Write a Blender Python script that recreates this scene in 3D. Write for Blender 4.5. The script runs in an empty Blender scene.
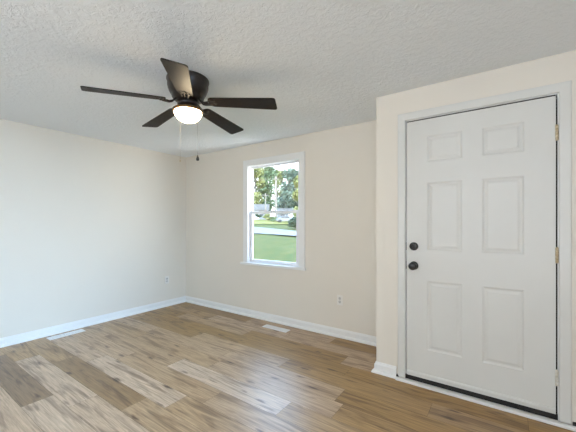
import bpy, bmesh, math, random
from mathutils import Vector, Matrix
random.seed(7)
S = bpy.context.scene
COL = S.collection
PI = math.pi

# ------------------------------------------------------------------ camera
YAW = 0.6095
cd = bpy.data.cameras.new('camera'); cam = bpy.data.objects.new('camera', cd); COL.objects.link(cam)
cam.location = (0, 0, 1.27); cam.rotation_euler = (PI/2, 0, YAW)
cd.sensor_width = 36; cd.lens = 36*305.4/576; cd.shift_y = 7.6/576; cd.clip_start = 0.05; cd.clip_end = 600
S.camera = cam

# ------------------------------------------------------------------ exposure, world, sun, daylight, fill
S.view_settings.view_transform = 'Standard'; S.view_settings.look = 'None'
S.view_settings.gamma = 1; S.view_settings.use_curve_mapping = False
S.view_settings.exposure = 0.07
SKY_STRENGTH = 10.0
w = bpy.data.worlds.new('sky'); S.world = w; w.use_nodes = True
nt = w.node_tree; nt.nodes.clear()
wo = nt.nodes.new('ShaderNodeOutputWorld'); bg = nt.nodes.new('ShaderNodeBackground')
tc = nt.nodes.new('ShaderNodeTexCoord'); sp = nt.nodes.new('ShaderNodeSeparateXYZ'); rp = nt.nodes.new('ShaderNodeValToRGB')
rp.color_ramp.elements[0].position = 0.0; rp.color_ramp.elements[0].color = (1, 1, 1, 1)
rp.color_ramp.elements[1].position = 0.6; rp.color_ramp.elements[1].color = (0.36, 0.62, 1, 1)
nt.links.new(tc.outputs['Generated'], sp.inputs[0]); nt.links.new(sp.outputs['Z'], rp.inputs[0])
nt.links.new(rp.outputs[0], bg.inputs[0]); bg.inputs[1].default_value = SKY_STRENGTH
nt.links.new(bg.outputs[0], wo.inputs[0])

def lamp(name, kind, loc, energy, color, **kw):
    ld = bpy.data.lights.new(name, kind); ld.energy = energy; ld.color = color
    o = bpy.data.objects.new(name, ld); COL.objects.link(o); o.location = loc
    for k, v in kw.items():
        if k == 'aim': o.rotation_euler = (Vector(v)).to_track_quat('-Z', 'Y').to_euler()
        else: setattr(ld, k, v)
    return o
lamp('sun', 'SUN', (0, -20, 30), 3.2, (1, .95, .84), aim=(.55, .62, -.75), angle=math.radians(1.5))
XE, YS = 1.75, -2.75                      # right wall, wall behind the camera
# daylight by the window in the right wall; added fill lamp behind the camera
lamp('daylight_right_window', 'AREA', (XE+.05, -.15, 1.45), 44, (.34, .64, 1.0), aim=(-1, .18, -.34), shape='RECTANGLE', size=1.88, size_y=1.22, spread=math.radians(60))
lamp('rear_fill_lamp', 'AREA', (-.25, YS-.0, 1.40), 192, (.82, .895, 1.0), aim=(0, 1, 1.5), shape='RECTANGLE', size=2.95, size_y=1.7, spread=math.radians(180))

# ------------------------------------------------------------------ node helpers
def mat(name, color, rough=.6, metal=0, spec=.5, coat=0):
    m = bpy.data.materials.new(name); m.use_nodes = True
    b = m.node_tree.nodes['Principled BSDF']
    b.inputs['Base Color'].default_value = (*color, 1); b.inputs['Roughness'].default_value = rough
    b.inputs['Metallic'].default_value = metal; b.inputs['Specular IOR Level'].default_value = spec
    b.inputs['Coat Weight'].default_value = coat
    m.diffuse_color = (*color, 1)
    return m
def noise_vary(m, c1, c2, scale=5, detail=4, bump=0, bscale=None, stretch=(1, 1, 1), dist=.01, lo=.35, hi=.65):
    t = m.node_tree; n = t.nodes; b = n['Principled BSDF']
    tc = n.new('ShaderNodeTexCoord'); mp = n.new('ShaderNodeMapping'); mp.inputs['Scale'].default_value = stretch
    t.links.new(tc.outputs['Object'], mp.inputs[0])
    nz = n.new('ShaderNodeTexNoise'); nz.inputs['Scale'].default_value = scale; nz.inputs['Detail'].default_value = detail
    t.links.new(mp.outputs[0], nz.inputs['Vector'])
    r = n.new('ShaderNodeValToRGB'); r.color_ramp.elements[0].position = lo; r.color_ramp.elements[1].position = hi
    r.color_ramp.elements[0].color = (*c1, 1); r.color_ramp.elements[1].color = (*c2, 1)
    t.links.new(nz.outputs[0], r.inputs[0]); t.links.new(r.outputs[0], b.inputs['Base Color'])
    if bump:
        nb = n.new('ShaderNodeTexNoise'); nb.inputs['Scale'].default_value = bscale or scale; nb.inputs['Detail'].default_value = 3
        t.links.new(mp.outputs[0], nb.inputs['Vector'])
        bp = n.new('ShaderNodeBump'); bp.inputs['Strength'].default_value = bump; bp.inputs['Distance'].default_value = dist
        t.links.new(nb.outputs[0], bp.inputs['Height']); t.links.new(bp.outputs[0], b.inputs['Normal'])
    return m

WALLC = (.79, .735, .64)
M = {}
M['wall'] = noise_vary(mat('wall_paint', WALLC, .55), tuple(c*.985 for c in WALLC), WALLC, 1.5, bump=.12, bscale=160, dist=.002)
M['trim'] = noise_vary(mat('trim_paint', (.84, .835, .81), .38), (.83, .825, .80), (.85, .845, .82), 3, bump=.04, bscale=90, dist=.002)
M['door'] = noise_vary(mat('door_paint', (.70, .69, .645), .42), (.69, .68, .635), (.71, .70, .655), 3, bump=.06, bscale=60, dist=.002)
M['vinyl'] = mat('window_vinyl', (.83, .83, .85), .35)
M['black'] = noise_vary(mat('black_metal', (.012, .011, .012), .35), (.010, .009, .010), (.018, .016, .016), 40)
M['rubber'] = mat('black_rubber', (.012, .010, .009), .7)
M['gapseal'] = mat('brown_seal', (.010, .008, .007), .9)
M['brass'] = noise_vary(mat('brass', (.62, .50, .32), .32, 1), (.55, .43, .26), (.78, .68, .50), 60)
M['hinge_paint'] = noise_vary(mat('painted_hinge', (.74, .70, .60), .4), (.66, .58, .42), (.78, .76, .70), 60)
M['plate'] = mat('outlet_plastic', (.82, .79, .73), .4)
M['recept'] = mat('outlet_receptacle', (.62, .60, .56), .4)
M['slot'] = mat('outlet_slot', (.08, .08, .08), .6)
M['vent'] = mat('vent_enamel', (.86, .85, .84), .35)
M['ventdark'] = mat('vent_throat', (.16, .15, .14), .7)

# ceiling: stomped plaster texture
def ceiling_mat():
    m = mat('ceiling_texture', (.90, .93, .95), .85); t = m.node_tree; n = t.nodes; b = n['Principled BSDF']
    tc = n.new('ShaderNodeTexCoord')
    n1 = n.new('ShaderNodeTexNoise'); n1.inputs['Scale'].default_value = 30; n1.inputs['Detail'].default_value = 5; n1.inputs['Roughness'].default_value = .62; n1.inputs['Distortion'].default_value = .6
    t.links.new(tc.outputs['Object'], n1.inputs['Vector'])
    r = n.new('ShaderNodeValToRGB'); r.color_ramp.elements[0].position = .42; r.color_ramp.elements[1].position = .60
    t.links.new(n1.outputs[0], r.inputs[0])
    bp = n.new('ShaderNodeBump'); bp.inputs['Strength'].default_value = .34; bp.inputs['Distance'].default_value = .009
    t.links.new(r.outputs[0], bp.inputs['Height']); t.links.new(bp.outputs[0], b.inputs['Normal'])
    return m
M['ceiling'] = ceiling_mat()

def floor_mat():
    m = mat('oak_plank', (.42, .31, .2), .37, spec=.75); t = m.node_tree; n = t.nodes; b = n['Principled BSDF']; L = t.links.new
    tc = n.new('ShaderNodeTexCoord'); at = n.new('ShaderNodeAttribute'); at.attribute_name = 'seed'
    tn = n.new('ShaderNodeAttribute'); tn.attribute_name = 'tone'
    cb = n.new('ShaderNodeCombineXYZ'); mu = n.new('ShaderNodeMath'); mu.operation = 'MULTIPLY'; mu.inputs[1].default_value = 37.0
    L(at.outputs['Fac'], mu.inputs[0]); L(mu.outputs[0], cb.inputs[0]); L(mu.outputs[0], cb.inputs[2])
    ad = n.new('ShaderNodeVectorMath'); ad.operation = 'ADD'; L(tc.outputs['Object'], ad.inputs[0]); L(cb.outputs[0], ad.inputs[1])
    # tone base: greige and brown stops also carry cool daylight and warm shadow
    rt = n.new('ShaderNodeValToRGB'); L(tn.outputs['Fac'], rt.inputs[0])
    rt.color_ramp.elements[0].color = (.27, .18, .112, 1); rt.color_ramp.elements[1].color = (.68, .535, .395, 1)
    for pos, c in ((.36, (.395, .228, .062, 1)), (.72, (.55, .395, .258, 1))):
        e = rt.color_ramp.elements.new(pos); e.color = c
    # fine grain
    mp = n.new('ShaderNodeMapping'); mp.inputs['Scale'].default_value = (2.6, 62, 1); L(ad.outputs[0], mp.inputs[0])
    g = n.new('ShaderNodeTexNoise'); g.inputs['Scale'].default_value = 1.6; g.inputs['Detail'].default_value = 6; g.inputs['Roughness'].default_value = .65; g.inputs['Distortion'].default_value = .5
    L(mp.outputs[0], g.inputs['Vector'])
    rg = n.new('ShaderNodeValToRGB'); rg.color_ramp.elements[0].position = .30; rg.color_ramp.elements[0].color = (.55, .50, .47, 1); rg.color_ramp.elements[1].position = .66; rg.color_ramp.elements[1].color = (1.1, 1.1, 1.1, 1)
    L(g.outputs[0], rg.inputs[0])
    m1 = n.new('ShaderNodeMix'); m1.data_type = 'RGBA'; m1.blend_type = 'MULTIPLY'; m1.inputs[0].default_value = 1
    L(rt.outputs[0], m1.inputs[6]); L(rg.outputs[0], m1.inputs[7])
    # broad streaks (cathedral)
    mp2 = n.new('ShaderNodeMapping'); mp2.inputs['Scale'].default_value = (1.1, 9, 1); L(ad.outputs[0], mp2.inputs[0])
    g2 = n.new('ShaderNodeTexNoise'); g2.inputs['Scale'].default_value = 1.7; g2.inputs['Detail'].default_value = 3; g2.inputs['Distortion'].default_value = 1.2
    L(mp2.outputs[0], g2.inputs['Vector'])
    r2 = n.new('ShaderNodeValToRGB'); r2.color_ramp.elements[0].position = .35; r2.color_ramp.elements[0].color = (.52, .46, .42, 1); r2.color_ramp.elements[1].position = .50; r2.color_ramp.elements[1].color = (1.05, 1.05, 1.05, 1)
    L(g2.outputs[0], r2.inputs[0])
    m2 = n.new('ShaderNodeMix'); m2.data_type = 'RGBA'; m2.blend_type = 'MULTIPLY'; m2.inputs[0].default_value = .8
    L(m1.outputs[2], m2.inputs[6]); L(r2.outputs[0], m2.inputs[7])
    # knots
    mp3 = n.new('ShaderNodeMapping'); mp3.inputs['Scale'].default_value = (2.2, 8.5, 1); L(ad.outputs[0], mp3.inputs[0])
    nzd = n.new('ShaderNodeTexNoise'); nzd.inputs['Scale'].default_value = 5; L(mp3.outputs[0], nzd.inputs['Vector'])
    mv = n.new('ShaderNodeMix'); mv.data_type = 'RGBA'; mv.blend_type = 'LINEAR_LIGHT'; mv.inputs[0].default_value = .10; L(mp3.outputs[0], mv.inputs[6]); L(nzd.outputs['Color'], mv.inputs[7])
    vo = n.new('ShaderNodeTexVoronoi'); vo.inputs['Scale'].default_value = 1.35; L(mv.outputs[2], vo.inputs['Vector'])
    rk = n.new('ShaderNodeValToRGB'); rk.color_ramp.elements[0].position = .06; rk.color_ramp.elements[0].color = (.20, .13, .11, 1); rk.color_ramp.elements[1].position = .20; rk.color_ramp.elements[1].color = (1, 1, 1, 1)
    L(vo.outputs['Distance'], rk.inputs[0])
    m3 = n.new('ShaderNodeMix'); m3.data_type = 'RGBA'; m3.blend_type = 'MULTIPLY'; m3.inputs[0].default_value = .85
    L(m2.outputs[2], m3.inputs[6]); L(rk.outputs[0], m3.inputs[7])
    L(m3.outputs[2], b.inputs['Base Color'])
    bp = n.new('ShaderNodeBump'); bp.inputs['Strength'].default_value = .12; bp.inputs['Distance'].default_value = .003
    L(g.outputs[0], bp.inputs['Height']); L(bp.outputs[0], b.inputs['Normal'])
    return m
M['floor'] = floor_mat()
M['joint'] = mat('plank_joint', (.10, .07, .045), .8)

# ------------------------------------------------------------------ mesh helpers
def obj(name, bm, m, parent=None, smooth=False, kind=None, bevel=0, loc=None):
    bmesh.ops.recalc_face_normals(bm, faces=bm.faces)
    me = bpy.data.meshes.new(name); bm.to_mesh(me); bm.free()
    for x in (m if isinstance(m, (list, tuple)) else [m]): me.materials.append(x)
    if smooth:
        for p in me.polygons: p.use_smooth = True
    o = bpy.data.objects.new(name, me); COL.objects.link(o)
    if parent: o.parent = parent
    if loc: o.location = loc
    if kind: o['kind'] = kind
    if bevel:
        b = o.modifiers.new('bevel', 'BEVEL'); b.width = bevel; b.segments = 2; b.limit_method = 'ANGLE'; b.angle_limit = math.radians(40)
    return o
def empty(name, loc=(0, 0, 0), label=None, cat=None, group=None, kind=None, rot=(0, 0, 0)):
    o = bpy.data.objects.new(name, None); COL.objects.link(o); o.location = loc; o.rotation_euler = rot; o.empty_display_size = .1
    tag(o, label, cat, group, kind); return o
def tag(o, label=None, cat=None, group=None, kind=None):
    if label: o['label'] = label
    if cat: o['category'] = cat
    if group: o['group'] = group
    if kind: o['kind'] = kind
    return o
def box(bm, x0, x1, y0, y1, z0, z1, mi=0):
    v = [bm.verts.new((x, y, z)) for x in (x0, x1) for y in (y0, y1) for z in (z0, z1)]
    for q in ((0, 1, 3, 2), (4, 6, 7, 5), (0, 4, 5, 1), (2, 3, 7, 6), (0, 2, 6, 4), (1, 5, 7, 3)):
        f = bm.faces.new([v[i] for i in q]); f.material_index = mi
def bx(*a):
    bm = bmesh.new(); box(bm, *a); return bm
def lathe(bm, prof, n=32, c=(0, 0, 0), ax='Z', cap=True):
    rings = []
    for r, z in prof:
        ring = []
        for i in range(n):
            a = 2*PI*i/n; p = (r*math.cos(a), r*math.sin(a), z)
            if ax == 'Y': p = (p[0], p[2], p[1])
            if ax == 'X': p = (p[2], p[0], p[1])
            ring.append(bm.verts.new((p[0]+c[0], p[1]+c[1], p[2]+c[2])))
        rings.append(ring)
    for a, b in zip(rings, rings[1:]):
        for i in range(n): bm.faces.new((a[i], a[(i+1) % n], b[(i+1) % n], b[i]))
    if cap:
        bm.faces.new(rings[0]); bm.faces.new(rings[-1])
def tube(bm, pts, r, n=10):
    pts = [Vector(p) for p in pts]; rings = []
    rr = r if isinstance(r, (list, tuple)) else [r]*len(pts)
    for i, p in enumerate(pts):
        d = (pts[min(i+1, len(pts)-1)]-pts[max(i-1, 0)]).normalized()
        u = d.cross(Vector((0, 0, 1)) if abs(d.z) < .9 else Vector((1, 0, 0))).normalized(); v = d.cross(u)
        rings.append([bm.verts.new(p+(u*math.cos(2*PI*k/n)+v*math.sin(2*PI*k/n))*rr[i]) for k in range(n)])
    for a, b in zip(rings, rings[1:]):
        for i in range(n): bm.faces.new((a[i], a[(i+1) % n], b[(i+1) % n], b[i]))
    bm.faces.new(rings[0]); bm.faces.new(rings[-1])
def extrude_profile(bm, prof, path, n_of, closed=False):
    """sweep a (out, up) profile along floor points; n_of[i] = outward (mitred) vector at point i"""
    rings = []
    for p, nn in zip(path, n_of):
        rings.append([bm.verts.new((p[0]+nn[0]*o, p[1]+nn[1]*o, u)) for o, u in prof])
    k = len(prof)
    for a, b in zip(rings, rings[1:]):
        for i in range(k): bm.faces.new((a[i], a[(i+1) % k], b[(i+1) % k], b[i]))
    bm.faces.new(rings[0]); bm.faces.new(rings[-1])

# ------------------------------------------------------------------ room dimensions
XL, YB, YJ, XJ, H = -4.2256, 3.142, 2.5818, -.8782, 2.35
T = .16
TB = .100                                # thickness of the wall with the window
# floor of planks: hand-set tones mix board colour with painted daylight and shadow
PW, PL, Y0 = .187, 1.22, 1.235
ends = {-5: -1.55, -4: -1.95, -3: -2.722, -2: -2.45, -1: -2.12, 0: -1.90, 1: -2.95, 2: -2.445, 3: -2.13, 4: -.98, 5: -1.62, 6: -2.30, 7: -1.2, 8: -2.0, 9: -1.5, 10: -2.6}
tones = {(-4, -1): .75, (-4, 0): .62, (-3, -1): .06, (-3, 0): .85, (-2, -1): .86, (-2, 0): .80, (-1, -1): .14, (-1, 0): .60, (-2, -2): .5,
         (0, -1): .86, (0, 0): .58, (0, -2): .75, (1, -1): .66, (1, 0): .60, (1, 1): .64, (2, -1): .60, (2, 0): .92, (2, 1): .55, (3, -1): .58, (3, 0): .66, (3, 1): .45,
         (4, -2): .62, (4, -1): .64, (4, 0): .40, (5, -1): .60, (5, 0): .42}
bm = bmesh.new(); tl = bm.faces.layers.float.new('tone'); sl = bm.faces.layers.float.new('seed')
for k in range(-22, 12):
    ya, yb = Y0+PW*k, Y0+PW*(k+1)
    ya2, yb2 = max(ya, YS), min(yb, YB+T*.5)
    if yb2 <= ya2: continue
    e0 = ends.get(k, -1.2-random.random()*1.2)
    for j in range(-4, 6):
        xa, xb = e0+PL*j, e0+PL*(j+1)
        xa, xb = max(xa, XL-.05), min(xb, XE+.05)
        if xb-xa < .002: continue
        g = .0007
        f = bm.faces.new([bm.verts.new(p) for p in ((xa+g, ya2+g, 0), (xb-g, ya2+g, 0), (xb-g, yb2-g, 0), (xa+g, yb2-g, 0))])
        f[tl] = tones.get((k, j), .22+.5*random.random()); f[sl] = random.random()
f = bm.faces.new([bm.verts.new(p) for p in ((XL-.05, YS, -.003), (XE+.05, YS, -.003), (XE+.05, YB+.1, -.003), (XL-.05, YB+.1, -.003))]); f.material_index = 1
box(bm, XL-T, XE+T, YS-T, YB+T, -.2, -.004, 1)
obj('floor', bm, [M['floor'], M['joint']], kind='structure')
obj('ceiling', bx(XL-T, XE+T, YS-T, YB+T, H, H+.12), M['ceiling'], kind='structure')

def wall_with_hole(axis, a0, a1, z0, z1, d0, d1, hole):
    """box wall along axis with one rectangular opening (h0,h1,hz0,hz1)"""
    bm = bmesh.new(); h0, h1, hz0, hz1 = hole
    us = [a0, h0, h1, a1]; zs = [z0, hz0, hz1, z1]
    def P(u, d, z): return (u, d, z) if axis == 'x' else (d, u, z)
    for d in (d0, d1):
        for i in range(3):
            for j in range(3):
                if (i, j) == (1, 1): continue
                bm.faces.new([bm.verts.new(P(u, d, z)) for u, z in ((us[i], zs[j]), (us[i+1], zs[j]), (us[i+1], zs[j+1]), (us[i], zs[j+1]))])
    def ring(p0, p1, q0, q1):
        for (u0, w0, u1, w1) in ((p0, q0, p1, q0), (p1, q0, p1, q1), (p1, q1, p0, q1), (p0, q1, p0, q0)):
            bm.faces.new([bm.verts.new(P(*c)) for c in ((u0, d0, w0), (u1, d0, w1), (u1, d1, w1), (u0, d1, w0))])
    ring(a0, a1, z0, z1)
    ring(h0, h1, hz0, hz1)
    bmesh.ops.remove_doubles(bm, verts=bm.verts, dist=1e-5)
    return bm
WX0, WX1, WZ0, WZ1 = -2.866, -2.020, .735, 2.062      # window opening in the back wall
DX0, DX1, DZ1 = -.648, .309, 2.112                    # door opening
obj('wall_left', bx(XL-T, XL, YS-T, YB+T, 0, H), M['wall'], kind='structure')
obj('wall_back', wall_with_hole('x', XL, XJ+.03, 0, H, YB, YB+TB, (WX0, WX1, WZ0, WZ1)), M['wall'], kind='structure')
obj('wall_entry', wall_with_hole('x', XJ, XE, 0, H, YJ, YJ+.13, (DX0, DX1, -.0, DZ1)), M['wall'], kind='structure')
obj('wall_entry_return', bx(XJ, XJ+.12, YJ+.13, YB, 0, H), M['wall'], kind='structure')
obj('wall_right', wall_with_hole('y', YS-T, YJ+.13, 0, H, XE, XE+T, (-1.10, .80, .82, 2.08)), M['wall'], kind='structure')
obj('wall_rear', wall_with_hole('x', XL, XE, 0, H, YS-T, YS, (-1.85, 1.35, .55, 2.25)), M['wall'], kind='structure')

# baseboards: base with quarter-round shoe
BP = [(0, 0), (.034, 0), (.0335, .008), (.030, .016), (.024, .022), (.016, .026), (.014, .030), (.014, .068), (.012, .074), (.008, .080), (.006, .088), (0, .090)]
bm = bmesh.new(); extrude_profile(bm, BP, [(XL, YS), (XL, YB)], [(1, 0), (1, -1)]); obj('baseboard_left', bm, M['trim'], kind='structure')
bm = bmesh.new(); extrude_profile(bm, BP, [(XL, YB), (XJ, YB)], [(1, -1), (-1, -1)]); obj('baseboard_back', bm, M['trim'], kind='structure')
bm = bmesh.new(); extrude_profile(bm, BP, [(XJ, YB), (XJ, YJ), (-.708, YJ)], [(-1, -1), (-1, -1), (0, -1)]); obj('baseboard_entry_left', bm, M['trim'], kind='structure')
bm = bmesh.new(); extrude_profile(bm, BP, [(.392, YJ), (XE, YJ)], [(0, -1), (-1, -1)]); obj('baseboard_entry_right', bm, M['trim'], kind='structure')

# ------------------------------------------------------------------ door
door = empty('door_1', (0, 0, 0), kind='structure')
fy = YJ-.004                                          # face of the leaf
LX0, LX1, LZ0, LZ1 = -.628, .286, .052, 2.0865
def door_leaf():
    bm = bmesh.new()
    xs = [LX0, -.474, -.236, -.110, .126, LX1]
    zs = [LZ0, .282, .822, 1.062, 1.590, 1.752, 1.952, LZ1]
    V = {}
    for i, x in enumerate(xs):
        for j, z in enumerate(zs): V[i, j] = bm.verts.new((x, fy, z))
    panels = []
    for i in range(5):
        for j in range(7):
            f = bm.faces.new((V[i, j], V[i+1, j], V[i+1, j+1], V[i, j+1]))
            if i in (1, 3) and j in (1, 3, 5): panels.append(f)
    bm.normal_update()
    # sharp cove down, flat, then raised field
    for t, d in ((.006, -.003), (.010, -.0035), (.012, 0.0), (.018, .004), (.004, .001)):
        bmesh.ops.inset_individual(bm, faces=panels, thickness=t, depth=d)
    # sides and back
    cor = [(LX0, LZ0), (LX1, LZ0), (LX1, LZ1), (LX0, LZ1)]
    bk = [bm.verts.new((x, fy+.044, z)) for x, z in cor]
    bm.faces.new(bk)
    fr = [V[0, 0], V[5, 0], V[5, 7], V[0, 7]]
    edges = [[V[i, 0] for i in range(6)], [V[5, j] for j in range(8)], [V[i, 7] for i in range(5, -1, -1)], [V[0, j] for j in range(7, -1, -1)]]
    for k in range(4): bm.faces.new(edges[k]+[bk[(k+1) % 4], bk[k]])
    return bm
bm = door_leaf()
leaf = obj('door_leaf', bm, M['door'], door)
leafn = [p for p in leaf.data.polygons]
# lip moulding along the foot of the leaf
bm = bmesh.new()
extrude_profile(bm, [(0, .066), (.009, .066), (.011, .071), (.011, .082), (.006, .090), (0, .093)], [(LX0+.004, fy), (LX1-.002, fy)], [(0, -1), (0, -1)])
obj('drip_lip', bm, M['door'], door)
bm = bmesh.new(); box(bm, LX0-.012, LX1+.010, fy+.002, fy+.052, .016, .052); box(bm, -.7062, -.6885, YJ-.02, YJ-.001, .0, .032); box(bm, .3655, .390, YJ-.02, YJ-.001, .0, .034)
obj('door_sweep', bm, M['rubber'], door)
# jamb with stop and dark seal in the gap
def uframe(bm, x0, x1, zt, wd, y0, y1, zb=0):
    box(bm, x0, x0+wd, y0, y1, zb, zt-wd); box(bm, x1-wd, x1, y0, y1, zb, zt-wd); box(bm, x0, x1, y0, y1, zt-wd, zt)
bm = bmesh.new(); uframe(bm, DX0+.0005, DX1-.0005, DZ1-.0005, .0135, YJ+.0005, YJ+.13); obj('door_jamb', bm, M['trim'], door)
bm = bmesh.new()
box(bm, LX0-.0055, LX0+.03, fy+.046, fy+.066, .018, LZ1+.008); box(bm, LX1-.02, LX1+.008, fy+.018, fy+.066, .018, LZ1+.008)
bm.clear()
uframe(bm, DX0+.014, DX1-.014, DZ1-.014, .03, fy+.046, fy+.066, .017)
box(bm, LX1+.0005, DX1-.0142, fy+.014, fy+.046, .03, DZ1-.044); box(bm, LX0, LX1, fy+.014, fy+.046, LZ1+.0005, DZ1-.0142)
obj('door_seal', bm, M['gapseal'], door)
bm = bmesh.new(); extrude_profile(bm, [(-.13, .001), (.052, .001), (.052, .014), (.046, .021), (.0, .024), (-.05, .015), (-.13, .015)], [(-.703, YJ), (.384, YJ)], [(0, -1), (0, -1)])
bmt = bm
# the sill runs under the leaf; trim the wings so they stop at the casing face
bm.free(); bm = bmesh.new()
box(bm, -.7045, .3840, YJ-.055, YJ-.0215, .001, .021); box(bm, DX0+.016, DX1-.016, YJ-.0215, YJ+.128, .001, .0155)
obj('threshold', bm, M['trim'], door, bevel=.004)
# knob and deadbolt
def rose(name, z, prof):
    bm = bmesh.new(); lathe(bm, [(r, -d) for r, d in prof], 36, (-.571, fy, z), 'Y'); return obj(name, bm, M['black'], door, smooth=True)
kn = rose('door_knob', .935, [(.033, .0), (.034, .006), (.031, .011), (.017, .014), (.0125, .020), (.0125, .032), (.018, .037), (.0275, .043), (.031, .052), (.030, .061), (.022, .068), (.008, .070)])
db = rose('deadbolt', 1.089, [(.032, .0), (.033, .010), (.031, .020), (.026, .024), (.008, .025)])
bm = bmesh.new(); box(bm, -.575, -.567, fy-.043, fy-.024, 1.068, 1.110); obj('thumb_turn', bm, M['black'], db, bevel=.003)
for z in (1.089, .935):
    bm = bmesh.new(); box(bm, DX0+.0142, LX0-.0005, fy+.003, fy+.03, z-.032, z+.032); obj('strike_plate', bm, M['black'], door)
# hinges
hx = LX1+.0045
for z, mm in ((1.848, 'brass'), (1.068, 'brass'), (.288, 'hinge_paint')):
    bm = bmesh.new()
    lathe(bm, [(.003, -.051), (.0065, -.049), (.0065, .049), (.003, .053)], 14, (hx, fy-.007, z))
    h = obj('hinge', bm, M[mm], door, smooth=True)
    for q in range(5):
        bm = bmesh.new(); zz = z-.049+q*.0197
        lathe(bm, [(.0070, zz), (.0082, zz+.001), (.0082, zz+.017), (.0070, zz+.018)], 14, (hx, fy-.007, 0)); obj('knuckle', bm, M[mm], h, smooth=True)
# casing
def casing(bm, x0, x1, z0, z1, wd, y, th, sides=('l', 'r', 't')):
    prof = [(0, 0), (0, th*.70), (wd*.06, th*.82), (wd*.5, th*.92), (wd*.88, th), (wd*.97, th*.93), (wd, th*.7), (wd, 0)]
    # path inner edge; points carry outward direction in the wall plane (mitred)
    pts = [(x0, z0, -1, 0), (x0, z1, -1, 1), (x1, z1, 1, 1), (x1, z0, 1, 0)]
    if sides == 'all': pts = [(x0, z0, -1, -1), (x0, z1, -1, 1), (x1, z1, 1, 1), (x1, z0, 1, -1), (x0, z0, -1, -1)]
    rings = [[bm.verts.new((px+ox*o, y-t, pz+oz*o)) for o, t in prof] for px, pz, ox, oz in pts]
    k = len(prof)
    for a, b in zip(rings, rings[1:]):
        for i in range(k): bm.faces.new((a[i], a[(i+1) % k], b[(i+1) % k], b[i]))
    bm.faces.new(rings[0]); bm.faces.new(rings[-1])
bm = bmesh.new(); casing(bm, DX0+.010, DX1-.008, .0215, DZ1-.008, .058, YJ, .019); obj('trim_1', bm, M['door'], kind='structure')

# ------------------------------------------------------------------ window in the back wall
win = empty('window_1', (0, 0, 0), kind='structure')
def ringbox(bm, x0, x1, z0, z1, y0, y1, l, r, b, t):
    box(bm, x0, x0+l, y0, y1, z0, z1); box(bm, x1-r, x1, y0, y1, z0, z1); box(bm, x0+l, x1-r, y0, y1, z0, z0+b); box(bm, x0+l, x1-r, y0, y1, z1-t, z1)
e = .0008
bm = bmesh.new(); ringbox(bm, WX0+e, WX1-e, WZ0+e, WZ1-e, YB+.003, YB+TB-.002, .005, .005, .005, .005); obj('jamb_liner', bm, M['vinyl'], win)
x0, x1, z0, z1 = WX0+.006, WX1-.006, WZ0+.006, WZ1-.006
bm = bmesh.new(); ringbox(bm, x0, x1, z0, z1, YB+.055, YB+.095, .006, .006, .006, .006); obj('window_frame', bm, M['vinyl'], win, bevel=.001)
zm = 1.42
bm = bmesh.new(); ringbox(bm, x0+.007, x1-.007, zm-.016, z1-.007, YB+.058, YB+.082, .006, .044, .032, .015); up = obj('upper_sash', bm, M['vinyl'], win, bevel=.002)
bm = bmesh.new(); ringbox(bm, x0+.001, x1-.001, z0+.001, zm+.018, YB+.026, YB+.052, .046, .062, .040, .034); lo = obj('lower_sash', bm, M['vinyl'], win, bevel=.003)
def glass_mat():
    m = bpy.data.materials.new('window_glass'); m.use_nodes = True; t = m.node_tree; t.nodes.clear()
    o = t.nodes.new('ShaderNodeOutputMaterial'); mx = t.nodes.new('ShaderNodeMixShader'); tr = t.nodes.new('ShaderNodeBsdfTransparent'); gl = t.nodes.new('ShaderNodeBsdfGlossy')
    tr.inputs[0].default_value = (.97, .985, .98, 1); gl.inputs['Roughness'].default_value = .02; mx.inputs[0].default_value = .05
    t.links.new(tr.outputs[0], mx.inputs[1]); t.links.new(gl.outputs[0], mx.inputs[2]); t.links.new(mx.outputs[0], o.inputs[0]); return m
M['glass'] = glass_mat()
obj('pane', bx(x0+.012, x1-.050, YB+.068, YB+.072, zm+.014, z1-.021), M['glass'], up)
obj('pane', bx(x0+.046, x1-.062, YB+.037, YB+.041, z0+.039, zm-.015), M['glass'], lo)
xm = (x0+x1)/2
bm = bmesh.new(); box(bm, xm-.03, xm+.03, YB+.034, YB+.052, zm+.0185, zm+.023); lathe(bm, [(.010, zm+.023), (.010, zm+.030)], 12, (xm, YB+.042, 0)); box(bm, xm-.005, xm+.03, YB+.036, YB+.046, zm+.024, zm+.031)
obj('sash_lock', bm, M['vinyl'], lo)
bm = bmesh.new(); casing(bm, WX0+.004, WX1-.004, WZ0+.001, WZ1-.004, .084, YB, .018); obj('trim_2', bm, M['trim'], kind='structure')
bm = bmesh.new(); box(bm, WX0-.118, WX1+.095, YB-.036, YB-.0005, WZ0-.028, WZ0); box(bm, WX0+.0005, WX1-.0005, YB-.0005, YB+.05, WZ0-.0, WZ0+.0006)
obj('window_stool', bm, M['trim'], win, bevel=.004)
# frames: right wall window, and an added rear window around the fill lamp
w2 = empty('window_2', (0, 0, 0), kind='structure')
bm = bmesh.new()
for a, b in ((-1.10, -1.05), (.75, .80), (-.17, -.13)): box(bm, XE+.02, XE+.08, a+.001, b-.001, .821, 2.079)
box(bm, XE+.02, XE+.08, -1.05, .75, .821, .87); box(bm, XE+.02, XE+.08, -1.05, .75, 2.03, 2.079); obj('window_frame', bm, M['vinyl'], w2)
w3 = empty('added_rear_window', (0, 0, 0), kind='structure')
bm = bmesh.new(); ringbox(bm, -1.849, 1.349, .551, 2.249, YS-.08, YS-.02, .05, .05, .05, .05); box(bm, -.28, -.22, YS-.08, YS-.02, .6, 2.2); obj('window_frame', bm, M['vinyl'], w3)  # frame of the added rear window

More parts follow.
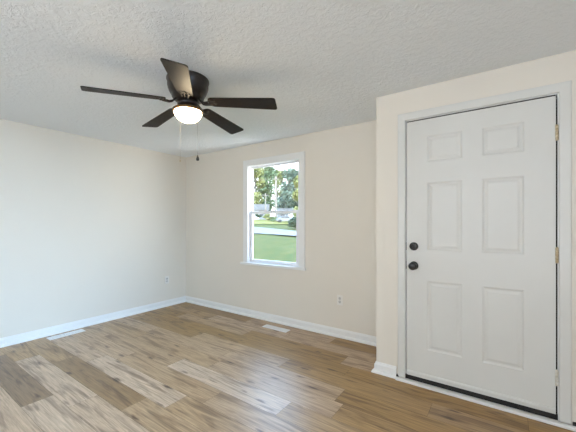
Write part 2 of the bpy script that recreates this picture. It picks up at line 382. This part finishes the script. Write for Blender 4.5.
# added unseen panels that block the sky behind the lamps of both openings
M['blocker'] = mat('sky_blocker', (.85, .86, .87), .8)
obj('sky_blocker', bx(XE+.135, XE+.15, -1.0995, .7995, .8205, 2.0795), M['blocker'], w2)
obj('sky_blocker', bx(-1.8495, 1.3495, YS-.15, YS-.135, .5505, 2.2495), M['blocker'], w3)

# ------------------------------------------------------------------ outlets
def outlet(loc, rz, label):
    o = empty('wall_outlet', loc, label, 'outlet', None, None, (0, 0, rz))
    bm = bmesh.new(); box(bm, -.035, .035, -.006, -.0003, -.057, .057); obj('cover_plate', bm, M['plate'], o, bevel=.003)
    for s in (-1, 1):
        bm = bmesh.new(); lathe(bm, [(.0165, -.0062), (.0165, -.0085), (.014, -.009)], 24, (0, 0, s*.0195), 'Y'); r = obj('receptacle', bm, M['recept'], o)
        for dx in (-.0065, .0065):
            obj('slot', bx(dx-.0012, dx+.0012, -.0094, -.0091, s*.0195-.001, s*.0195+.008), M['slot'], r)
        bm = bmesh.new(); lathe(bm, [(.0026, -.0091), (.0026, -.0094)], 10, (0, 0, s*.0195-.007), 'Y'); obj('ground_hole', bm, M['slot'], r)
    bm = bmesh.new(); lathe(bm, [(.003, -.0062), (.003, -.0072)], 10, (0, 0, 0), 'Y'); obj('screw', bm, M['plate'], o)
    return o
outlet((-1.482, YB, .413), 0, 'white wall outlet on the back wall between the window and the door')
outlet((XL, 2.79, .402), PI/2, 'white wall outlet low on the left wall near the corner')

# ------------------------------------------------------------------ floor registers
def register(loc, rz, label, L=.36, W=.10):
    o = empty('floor_register', loc, label, 'vent', None, None, (0, 0, rz))
    bm = bmesh.new()
    z0, z1 = .0005, .006; l, w_ = L/2, W/2; il, iw = l-.022, w_-.020
    box(bm, -l, l, -w_, -iw, z0, z1); box(bm, -l, l, iw, w_, z0, z1); box(bm, -l, -il, -iw, iw, z0, z1); box(bm, il, l, -iw, iw, z0, z1)
    obj('vent_frame', bm, M['vent'], o, bevel=.0025)
    obj('throat', bx(-il, il, -iw, iw, .0004, .0012), M['ventdark'], o)
    bm = bmesh.new(); n = 24
    for i in range(n):
        x = -il+(i+.5)*2*il/n
        box(bm, x-.0038, x+.0038, -iw, -.004, .0013, .0045); box(bm, x-.0038, x+.0038, .004, iw, .0013, .0045)
    obj('louver_grille', bm, M['vent'], o)
    obj('center_bar', bx(-il, il, -.0038, .0038, .0013, .0052), M['vent'], o)
    return o
register((-2.235, 2.945, 0), 0, 'white floor register vent beside the back baseboard below the window')
register((-4.075, 1.415, 0), PI/2, 'white floor register vent beside the left wall baseboard', L=.35, W=.105)

# ------------------------------------------------------------------ ceiling fan
M['fan_metal'] = noise_vary(mat('fan_dark_bronze', (.020, .013, .010), .34, .0, .4, .1), (.016, .011, .009), (.026, .018, .014), 30)
M['fan_bronze'] = mat('fan_antique_bronze', (.16, .085, .03), .35, .6, .5)
M['fan_blade'] = noise_vary(mat('fan_blade_wood', (.022, .015, .012), .5, 0, .18), (.010, .007, .006), (.022, .015, .012), 14, stretch=(1.5, 16, 1), bump=.05, bscale=20, dist=.002)
def drop(bm):                                         # the parts below the motor, at their scale and height
    for v in bm.verts: v.co = Vector((v.co.x*.97, v.co.y*.97, v.co.z*.97-.0324))
FX, FY = -1.920, 1.445
fan = empty('ceiling_fan', (FX, FY, H), 'dark bronze five-blade ceiling fan with a lit frosted bowl light', 'ceiling fan')
bm = bmesh.new()
lathe(bm, [(.146, -.0005), (.152, -.006), (.153, -.018), (.147, -.024), (.147, -.062), (.143, -.070), (.143, -.078), (.136, -.098), (.125, -.118), (.117, -.126), (.115, -.142), (.104, -.158), (.086, -.167), (.06, -.171)], 48)
obj('motor_housing', bm, M['fan_metal'], fan, smooth=True)
bm = bmesh.new(); lathe(bm, [(.072, -.143), (.078, -.150), (.078, -.168), (.070, -.174), (.052, -.178)], 40); drop(bm); obj('flywheel', bm, M['fan_metal'], fan, smooth=True)
bm = bmesh.new(); lathe(bm, [(.050, -.175), (.052, -.180), (.052, -.190), (.070, -.194), (.104, -.199), (.114, -.204), (.117, -.212), (.113, -.219), (.104, -.221)], 48); drop(bm); obj('light_fitter', bm, M['fan_bronze'], fan, smooth=True)
def bowl_mat():
    m = mat('frosted_glass', (.95, .9, .82), .4); b = m.node_tree.nodes['Principled BSDF']
    b.inputs['Emission Color'].default_value = (1, .80, .52, 1); b.inputs['Emission Strength'].default_value = 40.0
    return m
M['bowl'] = bowl_mat()
bm = bmesh.new(); prof = [(.101, -.216)]
for i in range(1, 13):
    a = i/12*PI/2; prof.append((.101*math.cos(a)+.001, -.221-.080*math.sin(a)))
lathe(bm, prof, 40); drop(bm); obj('glass_bowl', bm, M['bowl'], fan, smooth=True)
# blades
PH = 4.271; R1 = .667; PT = -.185; ZB = 2.136+.66*math.tan(.07)-H
def blade_mesh():
    bm = bmesh.new(); th = .006
    r0 = .160; out = []
    def arc(cx, cy, r, a0, a1, n=5):
        return [(cx+r*math.cos(a0+(a1-a0)*i/n), cy+r*math.sin(a0+(a1-a0)*i/n)) for i in range(n+1)]
    w0, w1 = .055, .072
    out += arc(r0+.035, -w0+.035, .035, PI, 1.5*PI); out += arc(R1-.020, -w1+.020, .020, 1.5*PI, 2*PI)
    out += arc(R1-.020, w1-.020, .020, 0, .5*PI); out += arc(r0+.035, w0-.035, .035, .5*PI, PI)
    a = [bm.verts.new((x, y, -th/2)) for x, y in out]; b = [bm.verts.new((x, y, th/2)) for x, y in out]
    n = len(out)
    bm.faces.new(a[::-1]); bm.faces.new(b)
    for i in range(n): bm.faces.new((a[i], a[(i+1) % n], b[(i+1) % n], b[i]))
    return bm
def iron_mesh():
    bm = bmesh.new()
    # curved arm from the flywheel dropping to the blade, then a three-pad plate under it
    for s in (-1, 1):
        tube(bm, [(.070, s*.010, .028), (.092, s*.015, .012), (.112, s*.017, -.008), (.135, s*.016, -.014), (.160, s*.020, -.011), (.178, s*.026, -.008)], [.008, .0075, .007, .007, .006, .005], 10)
    tube(bm, [(.126, 0, -.014), (.150, 0, -.013), (.200, 0, -.008)], [.008, .006, .005], 10)
    for x, y in ((.186, .027), (.186, -.027), (.212, 0)): lathe(bm, [(.013, -.0038), (.014, -.006), (.009, -.0095), (.004, -.0105)], 16, (x, y, 0))
    box(bm, .172, .214, -.030, .030, -.0055, -.0033)
    return bm
b0 = obj('blade', blade_mesh(), M['fan_blade'], fan); i0 = obj('blade_iron', iron_mesh(), M['fan_metal'], b0, smooth=False)
blades = [(b0, i0)]
for k in range(1, 5):
    b = b0.copy(); COL.objects.link(b); b.parent = fan
    i = i0.copy(); COL.objects.link(i); i.parent = b; blades.append((b, i))
for k, (b, i) in enumerate(blades):
    # pitch about the blade's own axis, then turn into place
    b.matrix_local = Matrix.Translation((0, 0, ZB)) @ Matrix.Rotation(PH+k*2*PI/5, 4, 'Z') @ Matrix.Rotation(.07, 4, 'Y') @ Matrix.Rotation(PT, 4, 'X')
# pull chains
M['chain'] = mat('chain_dark', (.03, .025, .022), .5, .2)
M['chain_pale'] = mat('chain_pale', (.26, .23, .19), .6, .1)
def pull_chain(ang, rad, zend, m, pend):
    x, y = rad*math.cos(ang), rad*math.sin(ang)
    bm = bmesh.new(); tube(bm, [(x*.85, y*.85, -.209), (x, y, -.214), (x, y, -.24), (x, y, zend)], .0007, 6)
    z = -.25
    while z > zend:
        bmesh.ops.create_icosphere(bm, subdivisions=1, radius=.0012, matrix=Matrix.Translation((x, y, z))); z -= .012
    drop(bm); c = obj('pull_chain', bm, m, fan)
    bm = bmesh.new()
    if pend == 'drop': pr = [(.0015, 0), (.004, -.004), (.005, -.010), (.009, -.022), (.0125, -.032), (.0125, -.040), (.009, -.046), (.003, -.049)]
    else: pr = [(.001, 0), (.0045, -.004), (.0055, -.011), (.003, -.017), (.001, -.019)]
    lathe(bm, [(r, zend+d) for r, d in pr], 18, (x, y, 0)); drop(bm); obj('pendant', bm, M['black'] if pend == 'drop' else M['brass'], c, smooth=True)
fr = Vector((math.cos(YAW), math.sin(YAW)))          # direction to the right of the view, across the fan
pull_chain(YAW+1.22, .118, -.525, M['chain'], 'drop')
pull_chain(YAW+PI-.69, .112, -.572, M['chain_pale'], 'bead')

# ------------------------------------------------------------------ outdoors
FWD = Vector((-math.sin(YAW), math.cos(YAW), 0)); RGT = Vector((math.cos(YAW), math.sin(YAW), 0))
def terrain(x, y):
    d = x*FWD.x+y*FWD.y
    P_ = [(-40, -.6), (6, -.6), (13, -.42), (24, .30), (32, .85), (45, 1.75), (80, 3.2), (300, 4)]
    for (a, za), (b, zb) in zip(P_, P_[1:]):
        if d <= b:
            t = max(0, (d-a)/(b-a)); return za+(zb-za)*t
    return 4
def at(px, d):                                        # ground point d metres ahead, towards image column px
    p = FWD*d+RGT*((px-288)/305.4*d); return Vector((p.x, p.y, terrain(p.x, p.y)))
M['grass'] = noise_vary(mat('lawn', (.10, .16, .05), .9, spec=.1), (.030, .049, .008), (.100, .084, .022), 2.2, 8, lo=.3, hi=.7)
M['road'] = noise_vary(mat('asphalt', (.24, .25, .27), .85), (0.116, 0.107, 0.101), (0.138, 0.127, 0.120), 2)
bm = bmesh.new(); n = 60; G = {}
for i in range(n+1):
    for j in range(n+1):
        d = 4.2+(j/n)**1.7*110; u = (i/n-.5)*2*(10+d*1.1)
        p = FWD*d+RGT*(u-d*.12)
        if p.y < YB+TB+.02: p.y = YB+TB+.02
        G[i, j] = bm.verts.new((p.x, p.y, terrain(p.x, p.y)+.05*math.sin(p.x*1.3)*math.sin(p.y*.9)*(1 if d > 6 else 0)))
for i in range(n):
    for j in range(n): bm.faces.new((G[i, j], G[i+1, j], G[i+1, j+1], G[i, j+1]))
obj('ground', bm, M['grass'], smooth=True, kind='structure')
def strip(name, m, fn, up):
  bm = bmesh.new(); prev = None
  for k in range(31):
    px = 150+k*8; near, far = fn(px)
    a, b = at(px, near), at(px, far); row = []
    for q in range(9):
        p = a.lerp(b, q/8); row.append(bm.verts.new((p.x, p.y, terrain(p.x, p.y)+up)))
    if prev:
        for q in range(8): bm.faces.new((prev[q], row[q], row[q+1], prev[q+1]))
    prev = row
  obj(name, bm, m, kind='structure')
M['field'] = noise_vary(mat('dry_grass', (.16, .15, .05), .9, spec=.1), (0.129, 0.116, 0.030), (0.198, 0.163, 0.047), 1.2, 4)
strip('road', M['road'], lambda px: (25.4-(px-253)*.05, 32-(px-253)*.11), .09)
strip('far_field', M['field'], lambda px: (36.5, 58), .07)
# trees
def leafmat(name, c1, c2):
    m = noise_vary(mat(name, c1, .7, spec=.2), c1, c2, 1.2, 3); return m
M['leaf_green'] = leafmat('leaf_green', (0.095, 0.133, 0.067), (0.190, 0.237, 0.114))
M['leaf_yellow'] = leafmat('leaf_yellow', (0.171, 0.190, 0.067), (0.304, 0.294, 0.114))
M['leaf_dark'] = leafmat('leaf_dark', (0.028, 0.048, 0.028), (0.085, 0.114, 0.057))
M['leaf_blue'] = leafmat('leaf_blue', (0.085, 0.119, 0.085), (0.180, 0.218, 0.152))
M['bark'] = noise_vary(mat('bark', (.10, .08, .06), .9), (.05, .04, .03), (.14, .12, .09), 3, stretch=(4, 4, 1))
def crown(bm, blobs, n, size):
    for cx, cy, cz, rx, rz in blobs:
        for _ in range(n):
            v = Vector((random.gauss(0, 1), random.gauss(0, 1), random.gauss(0, 1))).normalized()*(random.random()**.4)
            c = Vector((cx+v.x*rx, cy+v.y*rx, cz+v.z*rz)); a = Vector((random.gauss(0, 1), random.gauss(0, 1), random.gauss(0, 1))).normalized()
            b = a.orthogonal().normalized(); s = size*(.6+.8*random.random()); w_ = b.cross(a)*s*.7; u = b*s
            bm.faces.new([bm.verts.new(c+q) for q in (-u, w_-u*.1, u, -w_-u*.1)])
def tree(px, d, h, r, m, label, trunk_h=.35, lean=0, n=420, size=.22, blobs=9, cat='tree'):
    p = at(px, d); t = empty('tree' if cat == 'tree' else 'shrub', p, label, cat)
    bm = bmesh.new()
    if cat == 'tree':
        lx = lean*RGT.x*h; ly = lean*RGT.y*h
        tube(bm, [(0, 0, -.2), (lx*.2, ly*.2, h*.25), (lx*.45, ly*.45, h*.5), (lx*.8, ly*.8, h*.85)], [h*.026, h*.021, h*.016, h*.005], 8)
        for q in range(5):
            a = q*2.4+px; z = h*(.32+.09*q)
            tube(bm, [(lx*.45, ly*.45, z), (lx*.5+math.cos(a)*r*.4, ly*.5+math.sin(a)*r*.4, z+h*.12), (lx*.6+math.cos(a)*r*.8, ly*.6+math.sin(a)*r*.8, z+h*.2)], [h*.010, h*.007, h*.003], 6)
        obj('trunk', bm, M['bark'], t)
    else:
        for q in range(4):
            a = q*1.6; tube(bm, [(0, 0, -.1), (math.cos(a)*r*.3, math.sin(a)*r*.3, h*.5)], [.03, .012], 6)
        obj('stem', bm, M['bark'], t)
    bm = bmesh.new(); bl = []
    for q in range(blobs):
        a = random.random()*2*PI; rr = r*.6*random.random()**.5; z = h*(trunk_h+(.92-trunk_h)*random.random())
        k = (1-abs((z/h-(trunk_h+.95)/2)/(.95-trunk_h))*.9)
        bl.append((lean*RGT.x*z+math.cos(a)*rr*k, lean*RGT.y*z+math.sin(a)*rr*k, z, r*.48, h*.13))
    crown(bm, bl, n, size)
    obj('foliage', bm, m, t)
    return t
tree(255.5, 57, 10.6, 2.0, M['leaf_yellow'], 'yellow-green tree at the left edge of the window view', .15, n=330)
tree(244, 72, 13.5, 3.2, M['leaf_green'], 'green tree behind the yellow-green tree in the window', .2)
tree(266.5, 66, 13.2, 3.0, M['leaf_green'], 'tall mid green tree left of the tall utility pole', .16)
tree(277, 78, 12.2, 3.0, M['leaf_yellow'], 'thin yellow-green tree behind the tall utility pole', .2, n=260)
tree(286, 56, 9.6, 2.9, M['leaf_blue'], 'large blue-green tree right of the tall utility pole', .16, lean=.08)
tree(298, 68, 11.2, 2.6, M['leaf_dark'], 'dark green tree behind the large blue-green tree', .15)
tree(299, 48, 6.8, 1.4, M['leaf_yellow'], 'small yellow tree at the right edge of the window view', .12, n=300)
tree(312, 74, 12, 3.0, M['leaf_green'], 'green tree beyond the right side of the window', .15)
tree(230, 58, 9, 3.0, M['leaf_green'], 'green tree beyond the left side of the window', .15)
tree(268.5, 44, 1.0, .85, M['leaf_yellow'], 'round bright yellow shrub beyond the road', .2, n=240, size=.10, blobs=6, cat='shrub')
tree(258, 45, .9, .7, M['leaf_dark'], 'low dark shrub left of the yellow shrub', .2, n=200, size=.10, blobs=5, cat='shrub')
tree(295, 30.5, 1.35, .95, M['leaf_dark'], 'dark green shrub near the road at the right of the window', .2, n=420, size=.09, blobs=8, cat='shrub')
tree(273.5, 41.5, .8, .55, M['leaf_green'], 'low green shrub right of the yellow shrub', .2, n=200, size=.10, blobs=5, cat='shrub')
for px, k, wh in ((246, 'leaf_green', 'at the left edge of the window'), (266, 'leaf_dark', 'behind the short utility pole'), (286, 'leaf_green', 'behind the white car'), (306, 'leaf_dark', 'beyond the right edge of the window')):
    tree(px, 95, 8, 2.7, M[k], 'low wide tree far away ' + wh, .03, n=420, size=.28, blobs=12)
# utility poles and wires
M['pole'] = noise_vary(mat('weathered_pole', (.30, .25, .21), .85), (0.172, 0.142, 0.112), (0.249, 0.215, 0.172), 4, stretch=(6, 6, .6))
def pole(px, d, h, r, label):
    p = at(px, d); t = empty('utility_pole', p, label, 'pole')
    bm = bmesh.new(); tube(bm, [(0, 0, -.3), (0, 0, h)], [r, r*.75], 10); obj('mast', bm, M['pole'], t)
    bm = bmesh.new(); v = RGT*.5
    for s in (.93,):
        a = Vector((0, 0, h*s)); tube(bm, [a-v-FWD*r, a+v-FWD*r], .055, 6)
    c = obj('crossarm', bm, M['pole'], t)
    return p, h
P1 = pole(276, 46, 6.6, .20, 'tall pale utility pole in the middle of the window view')
P2 = pole(265.5, 45.4, 4.0, .10, 'short thin utility pole left of the tall one')
def wire(name, a, b, sag, label, r=.02):
    bm = bmesh.new(); tube(bm, [a.lerp(b, i/12)-Vector((0, 0, sag*4*(i/12)*(1-i/12))) for i in range(13)], r, 5); tag(obj(name, bm, M['rubber'] if 'guy' in name else M['pole']), label, 'wire')
p1 = P1[0]+Vector((0, 0, P1[1]*.93+.16)); p2 = P2[0]+Vector((0, 0, P2[1]*.93+.16))
wire('power_line', p1, at(200, 48)+Vector((0, 0, 6)), .25, 'upper overhead wire running left from the tall pole')
wire('power_line', p1-Vector((0, 0, 2.7)), p2-Vector((0, 0, .25)), .08, 'lower wire between the tall and the short pole')
wire('power_line', p2-Vector((0, 0, .15)), at(215, 52)+Vector((0, 0, 4.2)), .1, 'lower wire running left from the short pole')
wire('guy_wire', p1-Vector((0, 0, .8)), at(292.5, 45), 0, 'dark guy wire slanting right from the tall pole', .03)
wire('guy_wire', p1-Vector((0, 0, 1.8)), at(288.5, 45), 0, 'lower dark guy wire slanting right from the tall pole', .03)
# far house, shed and parked car
M['siding'] = mat('white_siding', (.21, .21, .21), .7); M['roof'] = noise_vary(mat('roof_shingle', (.12, .1, .085), .9), (.085, .07, .058), (.13, .11, .09), 6)
M['house_glass'] = mat('house_glass', (.03, .035, .04), .1)
def house(px, d, wd, h, rh, label, name='house'):
    p = at(px, d); t = empty(name, p, label, 'building', rot=(0, 0, YAW))
    bm = bmesh.new(); box(bm, -wd/2, wd/2, 0, wd*.6, -.5, h); obj('wall', bm, M['siding'], t)
    bm = bmesh.new(); o = .25
    ring = [[bm.verts.new((x, y, z)) for y, z in ((-o, h-.05), (wd*.3, h+rh), (wd*.6+o, h-.05), (wd*.3, h+.02))] for x in (-wd/2-o, wd/2+o)]
    for i in range(4): bm.faces.new((ring[0][i], ring[0][(i+1) % 4], ring[1][(i+1) % 4], ring[1][i]))
    for q in ring: bm.faces.new(q)
    obj('roof', bm, M['roof'], t)
    for x in (-wd*.28, wd*.22): obj('window', bx(x-.35, x+.35, -.03, -.001, h*.4, h*.8), M['house_glass'], t)
    obj('door', bx(-.42, .42, -.03, -.001, 0, min(1.9, h*.85)), M['trim'], t)
house(256.5, 47.5, 3.4, 1.6, .9, 'small pale house with a grey roof beyond the left of the road')
house(291, 52, 5.0, 1.1, .8, 'low pale house with a grey roof behind the white car')
M['carpaint'] = mat('car_white', (.17, .175, .18), .25, coat=.5); M['tire'] = mat('tire', (.02, .02, .02), .8)
p = at(285.5, 40); car = empty('car', p, 'white parked car beyond the road at the right of the window', 'car', rot=(0, 0, YAW+.15))
prof = [(-2.0, .30), (-2.05, .62), (-1.9, .85), (-1.35, .92), (-.85, 1.36), (.55, 1.38), (1.05, .95), (1.85, .82), (2.02, .6), (2.0, .30)]
k = .62
bm = bmesh.new(); A = [bm.verts.new((x*k, -.85*k, z*k)) for x, z in prof]; B = [bm.verts.new((x*k, .85*k, z*k)) for x, z in prof]
bm.faces.new(A); bm.faces.new(B)
for i in range(len(prof)): bm.faces.new((A[i], A[(i+1) % len(prof)], B[(i+1) % len(prof)], B[i]))
obj('body', bm, M['carpaint'], car, bevel=.04)
gl = [(-1.22, .93), (-.80, 1.29), (.50, 1.31), (.92, .95)]
bm = bmesh.new(); A = [bm.verts.new((x*k, -.87*k, z*k)) for x, z in gl]; B = [bm.verts.new((x*k, -.85*k, z*k)) for x, z in gl]; bm.faces.new(A); bm.faces.new(B)
for i in range(4): bm.faces.new((A[i], A[(i+1) % 4], B[(i+1) % 4], B[i]))
obj('window', bm, M['house_glass'], car)
for x in (-1.25, 1.25):
    for y in (-.78, .78):
        bm = bmesh.new(); lathe(bm, [(.20*k, -.11*k), (.31*k, -.10*k), (.32*k, .10*k), (.20*k, .11*k)], 20, (x*k, y*k, .32*k), 'Y'); obj('wheel', bm, M['tire'], car)
# repeats share a group
GROUPS = {'outlet': 'wall outlets', 'vent': 'floor register vents', 'tree': 'trees seen through the window', 'shrub': 'shrubs beyond the road',
          'pole': 'utility poles outside', 'wire': 'wires on the utility poles', 'building': 'houses beyond the road'}
for o in S.objects:
    if o.parent is None and o.get('category') in GROUPS: o['group'] = GROUPS[o['category']]
